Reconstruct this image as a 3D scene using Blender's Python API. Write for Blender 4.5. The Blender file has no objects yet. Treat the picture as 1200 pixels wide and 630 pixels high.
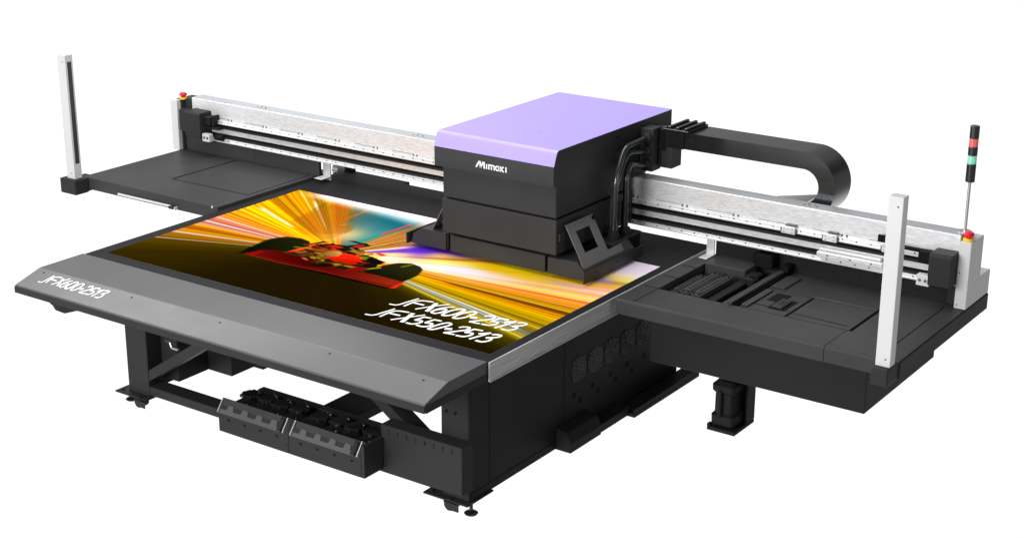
import bpy, bmesh, math, random
import numpy as np
from mathutils import Vector, Matrix
random.seed(4)
S = bpy.context.scene
COL = S.collection
H = 0.755                        # height of the bed top above the ground; shapes below are written with the bed top at z = 0
ROOT_AT = Vector((1.38, 0.8, -H))
SHIFT = Vector((0, 0, H))

# ------------------------------------------------------------------ materials
def nodes(m):
    m.use_nodes = True
    nt = m.node_tree
    return nt, nt.nodes, nt.links, nt.nodes['Principled BSDF']

def coat(name, col, rough=.45, spec=.35, var=.12, bump=.0, scale=60, clear=0):
    m = bpy.data.materials.new(name)
    nt, N, L, b = nodes(m)
    b.inputs['Specular IOR Level'].default_value = spec
    b.inputs['Roughness'].default_value = rough
    if clear: b.inputs['Coat Weight'].default_value = clear
    tc = N.new('ShaderNodeTexCoord'); no = N.new('ShaderNodeTexNoise')
    no.inputs['Scale'].default_value = 2.3; no.inputs['Detail'].default_value = 5
    L.new(tc.outputs['Object'], no.inputs['Vector'])
    rp = N.new('ShaderNodeValToRGB')
    rp.color_ramp.elements[0].position = .3; rp.color_ramp.elements[1].position = .7
    rp.color_ramp.elements[0].color = [c*(1-var) for c in col]+[1]
    rp.color_ramp.elements[1].color = [min(1, c*(1+var)) for c in col]+[1]
    L.new(no.outputs['Fac'], rp.inputs['Fac']); L.new(rp.outputs['Color'], b.inputs['Base Color'])
    n2 = N.new('ShaderNodeTexNoise'); n2.inputs['Scale'].default_value = 7; n2.inputs['Detail'].default_value = 6
    L.new(tc.outputs['Object'], n2.inputs['Vector'])
    mr = N.new('ShaderNodeMapRange'); mr.inputs['To Min'].default_value = max(.02, rough-.06); mr.inputs['To Max'].default_value = rough+.06
    L.new(n2.outputs['Fac'], mr.inputs['Value']); L.new(mr.outputs['Result'], b.inputs['Roughness'])
    if bump:
        n3 = N.new('ShaderNodeTexNoise'); n3.inputs['Scale'].default_value = scale*8; n3.inputs['Detail'].default_value = 2
        L.new(tc.outputs['Object'], n3.inputs['Vector'])
        bp = N.new('ShaderNodeBump'); bp.inputs['Strength'].default_value = bump; bp.inputs['Distance'].default_value = .001
        L.new(n3.outputs['Fac'], bp.inputs['Height']); L.new(bp.outputs['Normal'], b.inputs['Normal'])
    return m

def brushed(name, col, rough=.33, axis=0, contrast=.35, metal=1.0, along=5):
    m = bpy.data.materials.new(name)
    nt, N, L, b = nodes(m)
    b.inputs['Metallic'].default_value = metal
    tc = N.new('ShaderNodeTexCoord'); mp = N.new('ShaderNodeMapping')
    sc = [380, 380, 380]; sc[axis] = along
    mp.inputs['Scale'].default_value = sc
    L.new(tc.outputs['Object'], mp.inputs['Vector'])
    no = N.new('ShaderNodeTexNoise'); no.inputs['Scale'].default_value = 1; no.inputs['Detail'].default_value = 3
    L.new(mp.outputs['Vector'], no.inputs['Vector'])
    rp = N.new('ShaderNodeValToRGB'); rp.color_ramp.elements[0].position = .25; rp.color_ramp.elements[1].position = .75
    rp.color_ramp.elements[0].color = [c*(1-contrast) for c in col]+[1]
    rp.color_ramp.elements[1].color = [min(1, c*(1+contrast*.3)) for c in col]+[1]
    L.new(no.outputs['Fac'], rp.inputs['Fac']); L.new(rp.outputs['Color'], b.inputs['Base Color'])
    mr = N.new('ShaderNodeMapRange'); mr.inputs['To Min'].default_value = rough-.08; mr.inputs['To Max'].default_value = rough+.15
    L.new(no.outputs['Fac'], mr.inputs['Value']); L.new(mr.outputs['Result'], b.inputs['Roughness'])
    bp = N.new('ShaderNodeBump'); bp.inputs['Strength'].default_value = .12; bp.inputs['Distance'].default_value = .001
    L.new(no.outputs['Fac'], bp.inputs['Height']); L.new(bp.outputs['Normal'], b.inputs['Normal'])
    return m

M = dict(
    black = coat('black_powder_coat', (.026, .026, .026), .5, .12),
    panel = coat('charcoal_panel_coat', (.047, .047, .047), .42, .08, bump=.05),
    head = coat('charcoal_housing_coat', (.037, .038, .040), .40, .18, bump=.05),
    frame = coat('black_frame_coat', (.015, .015, .015), .5, .12),
    plate = coat('lit_bracket_coat', (.16, .16, .16), .4, .3),  # paler than the other coats: top light on the slanted plates put into colour
    latch = coat('grey_latch_coat', (.085, .088, .09), .4, .25),
    disc = coat('fan_disc', (.042, .042, .042), .5, .2),
    bed = coat('dark_bed_surface', (.018, .018, .020), .5, .04),
    apron = coat('grey_apron_coat', (.080, .080, .080), .34, .38, .05, bump=.03),
    seam = coat('dark_gap', (.006, .006, .006), .7, .1),
    gloss = coat('glossy_black_plastic', (.012, .012, .012), .12, .9, .2),
    hose = coat('metallised_hose', (.07, .078, .085), .14, .8, .2),
    chain = coat('satin_black_plastic', (.014, .014, .014), .12, .9, .2),
    rubber = coat('black_rubber', (.012, .012, .012), .6, .3),
    purple = coat('lilac_paint', (.41, .325, .80), .3, .5, .015),
    white = coat('white_paint', (.62, .62, .62), .4, .4, .03),
    ink = coat('white_ink', (.9, .9, .9), .6, .2, .0),
    steel = coat('bright_steel', (.6, .61, .62), .25, .8, .1),
    red = coat('red_plastic', (.75, .01, .03), .3, .5, .05),
    yellow = coat('yellow_plastic', (.85, .55, .0), .4, .4, .05),
    alu = brushed('brushed_aluminium', (.82, .82, .83), metal=.3, contrast=.34, along=34),
    aluy = brushed('brushed_aluminium_side', (.70, .70, .71), axis=1, contrast=.5, metal=.5),
    alutop = brushed('anodised_beam_top', (.60, .63, .66), rough=.4, contrast=.2, metal=.6),
    rail = brushed('ground_rail_steel', (.86, .87, .88), rough=.25, contrast=.2, metal=.35),
    grid = coat('dark_grille_wire', (.10, .10, .10), .4, .4),
)
M['steel'].node_tree.nodes['Principled BSDF'].inputs['Metallic'].default_value = .9
M['hose'].node_tree.nodes['Principled BSDF'].inputs['Metallic'].default_value = .6
M['slot'] = coat('dark_sensor_window', (.05, .05, .055), .35, .4)
def lens(name, col):
    m = bpy.data.materials.new(name); nt, N, L, b = nodes(m)
    b.inputs['Base Color'].default_value = (*col, 1); b.inputs['Roughness'].default_value = .15
    b.inputs['Transmission Weight'].default_value = .35
    tc = N.new('ShaderNodeTexCoord'); w = N.new('ShaderNodeTexWave'); w.bands_direction = 'Z'; w.inputs['Scale'].default_value = 60
    L.new(tc.outputs['Object'], w.inputs['Vector'])
    bp = N.new('ShaderNodeBump'); bp.inputs['Strength'].default_value = .3; bp.inputs['Distance'].default_value = .002
    L.new(w.outputs['Fac'], bp.inputs['Height']); L.new(bp.outputs['Normal'], b.inputs['Normal'])
    return m
M['redlens'] = lens('red_lens', (1.0, .16, .16)); M['greenlens'] = lens('green_lens', (.35, .95, .7))

# ------------------------------------------------------------------ mesh builder
class MB:
    def __init__(s): s.bm = bmesh.new(); s.smooth = False
    def _new(s, vs, fs, mi=0, bev=0, seg=1, only=None):
        t = bmesh.new()
        bv = [t.verts.new(v) for v in vs]
        for f in fs:
            try: t.faces.new([bv[i] for i in f])
            except ValueError: pass
        bmesh.ops.recalc_face_normals(t, faces=t.faces)
        if bev:
            es = [e for e in t.edges if only is None or only(e)]
            bmesh.ops.bevel(t, geom=es, offset=bev, segments=seg, profile=.5, affect='EDGES', clamp_overlap=True)
        for f in t.faces:
            f.material_index = mi
        me = bpy.data.meshes.new('tmp'); t.to_mesh(me); t.free()
        s.bm.from_mesh(me); bpy.data.meshes.remove(me)
        return s
    def box(s, x0, x1, y0, y1, z0, z1, mi=0, bev=.002, seg=1):
        vs = [(x, y, z) for x in (x0, x1) for y in (y0, y1) for z in (z0, z1)]
        bev = min(bev, .3*min(abs(x1-x0), abs(y1-y0), abs(z1-z0)))
        return s._new(vs, [(0,1,3,2),(4,6,7,5),(0,4,5,1),(2,3,7,6),(0,2,6,4),(1,5,7,3)], mi, bev, seg)
    def prism(s, prof, a0, a1, axis='x', mi=0, bev=0, seg=1):
        # prof: 2D points; axis x -> (y,z), y -> (x,z), z -> (x,y)
        def P(p, a):
            return {'x': (a, p[0], p[1]), 'y': (p[0], a, p[1]), 'z': (p[0], p[1], a)}[axis]
        n = len(prof); vs = [P(p, a0) for p in prof]+[P(p, a1) for p in prof]
        fs = [tuple(range(n)), tuple(range(2*n-1, n-1, -1))]+[(i, (i+1) % n, n+(i+1) % n, n+i) for i in range(n)]
        return s._new(vs, fs, mi, bev, seg)
    def cyl(s, p0, p1, r, r2=None, n=24, mi=0, cap=True):
        p0, p1 = Vector(p0), Vector(p1); d = (p1-p0).normalized()
        a = d.orthogonal().normalized(); b = d.cross(a); r2 = r if r2 is None else r2
        vs = []
        for p, q in ((p0, r), (p1, r2)):
            vs += [tuple(p+(a*math.cos(t)+b*math.sin(t))*q) for t in [2*math.pi*i/n for i in range(n)]]
        fs = [(i, (i+1) % n, n+(i+1) % n, n+i) for i in range(n)]
        if cap: fs += [tuple(range(n)), tuple(range(2*n-1, n-1, -1))]
        s.smooth = True
        return s._new(vs, fs, mi)
    def lathe(s, c, prof, n=24, mi=0, axis='z'):
        vs = []; m = len(prof)
        for r, h in prof:
            for i in range(n):
                t = 2*math.pi*i/n; u, v = r*math.cos(t), r*math.sin(t)
                o = {'z': (u, v, h), 'y': (u, h, v), 'x': (h, u, v)}[axis]
                vs.append((c[0]+o[0], c[1]+o[1], c[2]+o[2]))
        fs = [(j*n+i, j*n+(i+1) % n, (j+1)*n+(i+1) % n, (j+1)*n+i) for j in range(m-1) for i in range(n)]
        fs += [tuple(range(n)), tuple(range(m*n-1, (m-1)*n-1, -1))]
        s.smooth = True
        return s._new(vs, fs, mi)
    def tube(s, pts, r, n=14, mi=0, steps=8):
        P = [Vector(p) for p in pts]; path = [P[0]]
        for i in range(1, len(P)-1):              # rounded corners
            a, b, c = P[i-1], P[i], P[i+1]
            q = min((a-b).length, (c-b).length)*.3
            p0 = b+(a-b).normalized()*q; p2 = b+(c-b).normalized()*q
            for k in range(steps+1):
                t = k/steps; path.append(p0*(1-t)**2+b*2*t*(1-t)+p2*t*t)
        path.append(P[-1]); vs = []; up = None
        for i, p in enumerate(path):
            d = (path[min(i+1, len(path)-1)]-path[max(i-1, 0)]).normalized()
            if up is None: up = d.orthogonal().normalized()
            up = (up-d*up.dot(d)).normalized(); w = d.cross(up)
            vs += [tuple(p+(up*math.cos(t)+w*math.sin(t))*r) for t in [2*math.pi*k/n for k in range(n)]]
        m = len(path)
        fs = [(j*n+i, j*n+(i+1) % n, (j+1)*n+(i+1) % n, (j+1)*n+i) for j in range(m-1) for i in range(n)]
        fs += [tuple(range(n)), tuple(range(m*n-1, (m-1)*n-1, -1))]
        s.smooth = True
        return s._new(vs, fs, mi)
    def solid(s, quad, thick, mi=0, bev=0):       # a flat polygon in space given thickness along its normal
        q = [Vector(p) for p in quad]; n = (q[1]-q[0]).cross(q[2]-q[1]).normalized()*thick; k = len(q)
        fs = [tuple(range(k)), tuple(range(2*k-1, k-1, -1))]+[(i, (i+1) % k, k+(i+1) % k, k+i) for i in range(k)]
        return s._new([tuple(p) for p in q]+[tuple(p-n) for p in q], fs, mi, bev)
    def build(s, name, mats, parent=None, label=None):
        me = bpy.data.meshes.new(name)
        piv = ROOT_AT
        bmesh.ops.translate(s.bm, verts=s.bm.verts, vec=-piv)
        s.bm.to_mesh(me); s.bm.free()
        for m in (mats if isinstance(mats, (list, tuple)) else [mats]): me.materials.append(M[m] if isinstance(m, str) else m)
        if s.smooth:
            for p in me.polygons: p.use_smooth = True
            try: me.set_sharp_from_angle(angle=math.radians(32))
            except Exception: pass
        o = bpy.data.objects.new(name, me); COL.objects.link(o)
        if parent is not None: o.parent = parent
        if label: o['label'] = label
        return o

ROOT = bpy.data.objects.new('flatbed_printer', None); COL.objects.link(ROOT)
ROOT.location = ROOT_AT+SHIFT
ROOT['label'] = 'large black flatbed printer with lilac print head cover, wide bed and side tables'
ROOT['category'] = 'printer'

# ------------------------------------------------------------------ stroke lettering
def ribbon(mb, pts, w, put, mi=0, th=.0006, closed=False):
    """pts in glyph plane, put(u,v,h) -> 3D"""
    P = [Vector((p[0], p[1])) for p in pts]; n = len(P); L_, R_ = [], []
    for i in range(n):
        if closed: a, c = P[(i-1) % n], P[(i+1) % n]
        else: a, c = P[max(i-1, 0)], P[min(i+1, n-1)]
        d1 = (P[i]-a); d2 = (c-P[i])
        if d1.length < 1e-9: d1 = d2
        if d2.length < 1e-9: d2 = d1
        d1.normalize(); d2.normalize(); d = (d1+d2)
        d = d1 if d.length < 1e-6 else d.normalized()
        k = 1/max(.6, d.dot(d1)); nn = Vector((-d.y, d.x))*w*.5*k
        L_.append(P[i]+nn); R_.append(P[i]-nn)
    ids = range(n if closed else n-1)
    for i in ids:
        j = (i+1) % n
        q = [L_[i], L_[j], R_[j], R_[i]]
        vs = [put(p.x, p.y, th) for p in q]+[put(p.x, p.y, 0) for p in q]
        mb._new(vs, [(0,1,2,3),(7,6,5,4),(0,4,5,1),(1,5,6,2),(2,6,7,3),(3,7,4,0)], mi)

def arc(cx, cy, rx, ry, a0, a1, n=10):
    return [(cx+rx*math.cos(math.radians(a0+(a1-a0)*i/n)), cy+ry*math.sin(math.radians(a0+(a1-a0)*i/n))) for i in range(n+1)]
# stroke centre lines of the two lines of lettering, in metres on the sheet: (kind, weight, points); s = smooth, c = smooth closed, l = straight
LINE1 = [
    ('s','J',[(1.720,0.250),(1.754,0.255),(1.767,0.277),(1.772,0.309),(1.790,0.392)]),
    ('s','F',[(1.798,0.266),(1.799,0.309),(1.803,0.351),(1.824,0.379),(1.879,0.394)]),
    ('l','n',[(1.808,0.331),(1.868,0.333)]),
    ('l','k',[(1.900,0.391),(1.932,0.272)]),
    ('s','t',[(1.869,0.264),(1.911,0.343),(1.961,0.413)]),
    ('c','n',[(1.957,0.278),(1.954,0.310),(1.981,0.346),(1.997,0.337),(1.996,0.299),(1.979,0.272)]),
    ('s','t',[(1.957,0.278),(1.953,0.321),(1.976,0.371),(2.007,0.394)]),
    ('c','n',[(2.021,0.278),(2.044,0.280),(2.065,0.319),(2.072,0.384),(2.053,0.398),(2.034,0.378),(2.018,0.331)]),
    ('c','n',[(2.087,0.277),(2.110,0.280),(2.131,0.316),(2.139,0.384),(2.120,0.399),(2.099,0.379),(2.085,0.327)]),
    ('l','k',[(2.151,0.323),(2.183,0.337)]),
    ('s','n',[(2.198,0.376),(2.211,0.395),(2.235,0.403),(2.247,0.373),(2.223,0.332),(2.180,0.278)]),
    ('l','n',[(2.180,0.278),(2.236,0.283)]),
    ('l','n',[(2.317,0.407),(2.273,0.396),(2.260,0.340)]),
    ('s','n',[(2.260,0.340),(2.293,0.347),(2.302,0.323),(2.285,0.292),(2.245,0.284)]),
    ('l','n',[(2.319,0.363),(2.360,0.407)]),
    ('l','n',[(2.360,0.407),(2.327,0.278)]),
    ('s','n',[(2.375,0.394),(2.394,0.409),(2.418,0.407),(2.414,0.380),(2.380,0.342)]),
    ('s','n',[(2.380,0.342),(2.405,0.346),(2.412,0.319),(2.392,0.288),(2.358,0.285)]),
]
LINE2 = [
    ('s','J',[(1.717,0.072),(1.749,0.078),(1.764,0.097),(1.771,0.132),(1.787,0.211)]),
    ('s','F',[(1.796,0.086),(1.796,0.129),(1.799,0.170),(1.819,0.198),(1.874,0.212)]),
    ('l','n',[(1.805,0.149),(1.865,0.153)]),
    ('l','k',[(1.896,0.213),(1.927,0.088)]),
    ('s','t',[(1.865,0.083),(1.909,0.153),(1.956,0.229)]),
    ('l','n',[(2.008,0.209),(1.971,0.204),(1.960,0.145)]),
    ('s','n',[(1.960,0.145),(1.993,0.154),(2.001,0.129),(1.983,0.098),(1.948,0.093)]),
    ('l','n',[(2.071,0.207),(2.032,0.202),(2.021,0.145)]),
    ('s','n',[(2.021,0.145),(2.054,0.154),(2.064,0.129),(2.045,0.099),(2.006,0.097)]),
    ('c','n',[(2.081,0.093),(2.104,0.096),(2.121,0.136),(2.135,0.192),(2.114,0.208),(2.097,0.188),(2.083,0.137)]),
    ('l','k',[(2.143,0.137),(2.176,0.150)]),
    ('s','n',[(2.189,0.186),(2.201,0.205),(2.228,0.213),(2.236,0.184),(2.212,0.146),(2.171,0.092)]),
    ('l','n',[(2.171,0.092),(2.226,0.102)]),
    ('l','n',[(2.304,0.216),(2.260,0.210),(2.248,0.151)]),
    ('s','n',[(2.248,0.151),(2.282,0.162),(2.291,0.137),(2.275,0.105),(2.237,0.096)]),
    ('l','n',[(2.310,0.173),(2.350,0.215)]),
    ('l','n',[(2.350,0.215),(2.315,0.095)]),
    ('s','n',[(2.368,0.199),(2.384,0.213),(2.408,0.215),(2.406,0.186),(2.367,0.151)]),
    ('s','n',[(2.367,0.151),(2.393,0.158),(2.401,0.131),(2.382,0.100),(2.348,0.098)]),
]
WEIGHT = dict(J=.0108, F=.0122, n=.0136, k=.0215, t=.0106)
def smooth_pts(P, closed, n=6):
    P = [Vector(p) for p in P]; k = len(P); out = []
    for i in range(k if closed else k-1):
        a = P[(i-1) % k] if closed or i > 0 else P[0]*2-P[1]
        b, c = P[i], P[(i+1) % k]
        d = P[(i+2) % k] if closed or i+2 < k else P[-1]*2-P[-2]
        for q in range(n):
            t = q/n; out.append(.5*((2*b)+(c-a)*t+(2*a-5*b+4*c-d)*t*t+(3*b-a-3*c+d)*t**3))
    if not closed: out.append(P[-1])
    return [tuple(p) for p in out]
def lettering(name, strokes, put3, mat, parent, fx=1.0, fy=1.0, ox=0, oy=0, wk=1.0):
    mb = MB()
    for q, (kind, wt, pts) in enumerate(strokes):
        P = [((x-ox)*fx, (y-oy)*fy) for x, y in pts]
        if kind != 'l': P = smooth_pts(P, kind == 'c')
        lift = .00004*q
        ribbon(mb, P, WEIGHT[wt]*wk, lambda u, v, h: put3(u, v, h+(lift if h else 0)), closed=kind == 'c')
    return mb.build(name, mat, parent)

# ================================================================== THE BED
mb = MB()
mb.box(-.085, 2.545, -.075, 1.99, -.09, 0, bev=.0025)
mb.box(-.085, .42, 1.992, 2.045, -.09, -.001, bev=.002)
for i, x in enumerate((.25, 1.25, 2.2)): mb.box(x, x+.12, .2, 1.9, -.16, -.092, 1)
mb.build('bed', ['bed', 'frame'], ROOT)
mb = MB(); mb.box(2.547, 2.556, -.08, 1.99, -.092, -.001, bev=.001)
mb.box(2.556, 2.560, -.08, 1.3, -.094, -.088, bev=.001)
mb.build('bed_edge_rail', 'aluy', ROOT)

# apron
mb = MB()
prof = [(-.077, 0), (-.362, .0), (-.522, -.048), (-.526, -.053), (-.526, -.089), (-.50, -.092), (-.077, -.092)]
mb.prism(prof, -.096, 2.540, 'x', bev=.0015)
mb.box(-.094, 2.538, -.5275, -.525, -.062, -.058, 1, bev=0)
ap = mb.build('front_apron', ['apron', 'seam'], ROOT)
mb = MB(); mb.box(-.0975, 2.5415, -.53, -.5262, -.0895, -.056, bev=.001); mb.box(2.5408, 2.544, -.52, -.08, -.0915, -.058, bev=.001)
mb.build('apron_edge_strip', 'black', ap)
sl = Vector((0, -.16, -.048)).normalized(); slu = -sl; sn = Vector((0, -.048, .16)).normalized()
base = Vector((0, -.362, 0))+sl*.101
def put_ap(u, v, h):
    p = base+slu*(v-u*.028)+sn*(h+.0003); return (p.x+u+.006, p.y, p.z)
lettering('lettering', LINE1, put_ap, 'ink', ap, .655, .535, 1.72, .255, .56)
for x in (-.03, .62, 1.22, 1.9, 2.43):
    p = Vector((x, -.362, 0))+sl*.03
    mb = MB(); mb.cyl(p, p+sn*.0012, .005, n=12); mb.build('screw', 'seam', ap)

# ================================================================== SIDE TABLES
def seam(mb, p, q, w=.004, z=.0205, mi=1):
    p, q = Vector((*p, 0)), Vector((*q, 0)); d = (q-p).normalized(); n = Vector((-d.y, d.x, 0))*w/2
    a = [p+n, q+n, q-n, p-n]
    mb.solid([(v.x, v.y, z) for v in a], .002, mi)
mb = MB()
mb.box(-1.245, -.09, .91, 1.90, -.055, .02, bev=.005, seg=3)
mb.box(-.088, -.082, .95, 1.85, -.05, -.004)
seam(mb, (-.75, 1.19), (-.75, 1.735), .007)
seam(mb, (-.75, 1.19), (-.128, 1.196), .0025, mi=2)
seam(mb, (-.128, 1.196), (-.128, 1.735), .0025, mi=2)
mb.box(-.14, -.125, .9075, .913, .006, .0185, 3, bev=.001)
lt = mb.build('side_table', ['panel', 'seam', 'frame', 'steel'], ROOT)
mb = MB()
mb.box(-.915, -.46, .889, .899, -.041, -.028, bev=.003, seg=2)
mb.box(-.47, -.43, .88, .909, -.047, -.030, 1, bev=.003)
mb.box(-.425, -.418, .885, .909, -.05, -.032, 0, bev=.001)
mb.build('handle', ['white', 'black'], lt)

mb = MB()
X0, X1 = 2.60, 4.035
def slab(x0, x1, y0, y1, z1=.02, z0=-.055, bev=.001): mb.box(x0, x1, y0, y1, z0, z1, bev=bev)
# front lip with a rounded edge
pr = [(.91, -.055), (.91, .010), (.9115, .0145), (.915, .0182), (.920, .02), (1.155, .02), (1.155, -.055)]
mb.prism(pr, X0, 3.687, 'x'); mb.prism(pr, 3.690, X1, 'x')
slab(X0, 2.69, 1.156, 1.80); slab(3.712, X1, 1.156, 2.055)
slab(3.045, 3.085, 1.156, 1.80)
mb.box(2.70, 2.93, 1.62, 1.80, -.05, .032, bev=.003)
mb.box(2.691, 3.044, 1.157, 1.80, -.056, -.05, 2)            # pit floor
mb.box(3.105, 3.70, 1.170, 1.1775, -.011, .0128, 1, bev=0)
mb.box(3.086, 3.711, 1.157, 1.80, -.056, -.012, 1)           # below the lids
mb.box(2.62, 4.02, 1.81, 1.99, -.055, -.005)
mb.box(4.0355, 4.04, .93, 2.057, -.064, .016, 2)
mb.box(X0-.002, X0+.001, .93, 1.7, -.05, .012, 2)
seam(mb, (2.69, .918), (2.69, 1.155), .0015, mi=2); seam(mb, (3.94, .93), (3.94, 1.72), .0025, mi=2)
seam(mb, (2.605, 1.16), (2.69, 1.16), .002, mi=2); seam(mb, (2.61, 1.35), (2.69, 1.35), .002, mi=2); seam(mb, (2.61, 1.55), (2.69, 1.55), .002, mi=2)
rt = mb.build('side_table', ['panel', 'seam', 'frame'], ROOT)
mb = MB()
mb.box(3.075, 3.1, 1.15, 1.93, .0205, .036, bev=.002)
mb.box(3.10, 3.112, 1.17, 1.90, .004, .018, 1, bev=0)
mb.build('divider_bar', ['panel', 'seam'], rt)
def lid(name, x0, x1, y0, y1, z, extra=None):
    mb = MB(); mb.box(x0, x1, y0, y1, z-.02, z, bev=.002)
    if extra: extra(mb)
    return mb.build(name, ['panel', 'seam', 'frame', 'steel'], rt)
def ex1(mb):
    seam(mb, (3.135, 1.255), (3.355, 1.25), .0018, .0145, 2)
    mb.box(3.195, 3.27, 1.335, 1.455, .006, .0152, 1, bev=0)
    mb.box(3.245, 3.335, 1.235, 1.39, .006, .0150, 1, bev=0)
    mb.box(3.262, 3.315, 1.25, 1.37, .015, .026, bev=.003)
    mb.box(3.272, 3.305, 1.262, 1.355, .026, .029, 0, bev=.001); mb.box(3.278, 3.299, 1.27, 1.347, .029, .0295, 2, bev=0)
    mb.box(3.128, 3.165, 1.19, 1.47, .014, .022, bev=.002)
lid('service_cover', 3.125, 3.362, 1.178, 1.492, .0135, ex1)
def ex2(mb):
    seam(mb, (3.38, 1.235), (3.66, 1.225), .0012, .0137, 2)
lid('service_cover', 3.374, 3.69, 1.178, 1.497, .013, ex2)
def ex3(mb):
    mb.box(3.125, 3.2, 1.52, 1.71, .012, .020, bev=.002)
    mb.box(3.2, 3.42, 1.60, 1.63, .0, .0118, bev=.001)
    seam(mb, (3.37, 1.515), (3.69, 1.512), .0010, .0125, 3)
lid('rear_cover', 3.118, 3.69, 1.508, 1.80, .0115, ex3)
mb = MB(); mb.box(3.11, 3.70, 1.1655, 1.1695, .004, .014, bev=.0005); mb.build('cover_edge', 'frame', rt)
for k, (x0, x1, y0, y1, z) in enumerate(((2.70, 2.752, 1.25, 1.56, -.012), (2.772, 2.828, 1.225, 1.60, .004), (2.846, 2.905, 1.200, 1.55, .014))):
    mb = MB(); mb.box(x0, x1, y0, y1, -.049, z, bev=.005, seg=2)
    mb.box(x0+.012, x1-.012, y0+.03, y1-.05, z, z+.004, bev=.0015)
    mb.box((x0+x1)/2-.002, (x0+x1)/2+.002, y0+.05, y1-.07, z+.004, z+.0048, 1, bev=0)
    for q in range(7):
        yy = y0+.06+q*.034
        mb.box(x0+.02, x1-.024, yy, yy+.004, z+.004, z+.0052, 1, bev=0)
    for yy in (y0+.012, y1-.03): mb.cyl((x0+.014, yy, z), (x0+.014, yy, z+.006), .005, n=10, mi=1); mb.cyl((x1-.014, yy, z), (x1-.014, yy, z+.006), .005, n=10, mi=1)
    mb.build('wiper_block', ['panel', 'seam'], rt)
mb = MB()
mb.box(2.915, 2.965, 1.25, 1.62, -.049, -.012, bev=.004); mb.box(2.975, 3.03, 1.2, 1.5, -.049, -.03, bev=.003)
mb.box(2.69, 2.75, 1.17, 1.225, -.049, -.01, bev=.006); mb.box(2.93, 3.0, 1.58, 1.70, -.03, .012, bev=.006)
mb.cyl((2.98, 1.60, -.03), (2.98, 1.60, .005), .03, n=20); mb.cyl((2.98, 1.60, .005), (2.98, 1.60, .012), .012, n=12)
mb.build('maintenance_unit', ['frame'], rt)
mb = MB()                      # dark wall under the beam behind this table
mb.box(2.665, 3.975, 1.80, 1.812, -.004, .118)
for i in range(14): mb.cyl((2.95+i*.075, 1.799, .085-.03*(i % 2)), (2.95+i*.075, 1.8005, .085-.03*(i % 2)), .0045, n=10, mi=1)
mb.box(2.93, 3.03, 1.72, 1.798, .03, .10, bev=.003, mi=1); mb.box(2.90, 2.93, 1.76, 1.798, .02, .085, bev=.003, mi=1)
mb.box(3.08, 3.12, 1.72, 1.798, .03, .06, mi=1)
mb.build('back_panel', ['frame', 'seam'], rt)
mb = MB(); mb.box(-1.208, -.055, 1.755, 1.767, .0205, .118); mb.box(-1.05, -.6, 1.753, 1.7548, .03, .122, 1, bev=0)
mb.box(-.0545, -.0515, 1.75, 1.769, .02, .118, 2)
mb.build('back_panel', ['panel', 'panel', 'seam'], lt)

# station box and waste bottle
mb = MB()
mb.box(2.75, 3.872, .985, 1.84, -.292, -.0655, bev=.003)
mb.box(2.72, 3.85, 1.02, 1.80, -.0645, -.0555, bev=0)
sb = mb.build('station_box', 'frame', ROOT)
mb = MB()
mb.box(2.985, 3.14, 1.17, 1.385, -.665, -.645, bev=.003)
mb.box(2.985, 3.002, 1.17, 1.20, -.6448, -.63, bev=.002)
mb.box(3.128, 3.14, 1.30, 1.386, -.6448, -.293, bev=.003); mb.box(2.99, 3.127, 1.374, 1.386, -.6448, -.294, bev=.003)
bh = mb.build('bottle_holder', 'frame', ROOT)
mb = MB()
def rrect(cx, cy, hx, hy, r, n=6):
    out = []
    for sx, sy, a in ((1, 1, 0), (-1, 1, 90), (-1, -1, 180), (1, -1, 270)):
        out += [(cx+sx*(hx-r)+r*math.cos(math.radians(a+90*i/n)), cy+sy*(hy-r)+r*math.sin(math.radians(a+90*i/n))) for i in range(n+1)]
    return out
def loft(mb, levels, mi=0):
    vs = []; k = len(levels[0][0])
    for prof, z in levels: vs += [(x, y, z) for x, y in prof]
    fs = [(j*k+i, j*k+(i+1) % k, (j+1)*k+(i+1) % k, (j+1)*k+i) for j in range(len(levels)-1) for i in range(k)]
    fs += [tuple(range(k)), tuple(range(len(levels)*k-1, (len(levels)-1)*k-1, -1))]
    mb.smooth = True; mb._new(vs, fs, mi)
C0 = (3.055, 1.262)
lv = [(.052, .062, -.6448), (.062, .074, -.632), (.063, .076, -.585), (.052, .064, -.572), (.051, .063, -.47), (.062, .075, -.455), (.063, .076, -.425), (.045, .055, -.405)]
loft(mb, [(rrect(*C0, a, b, .022), z) for a, b, z in lv])
mb.box(3.035, 3.055, 1.176, 1.20, -.59, -.45, bev=.005)       # moulded grip in front
mb.cyl((3.055, 1.262, -.405), (3.055, 1.262, -.375), .035)
mb.build('waste_bottle', ['frame', 'steel'], bh)
mb = MB(); mb.box(2.99, 3.12, 1.16, 1.33, -.372, -.294, bev=.004); mb.cyl((3.03, 1.159, -.335), (3.03, 1.1615, -.335), .014, mi=1)
mb.build('bottle_neck_block', ['frame', 'seam'], bh)

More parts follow.
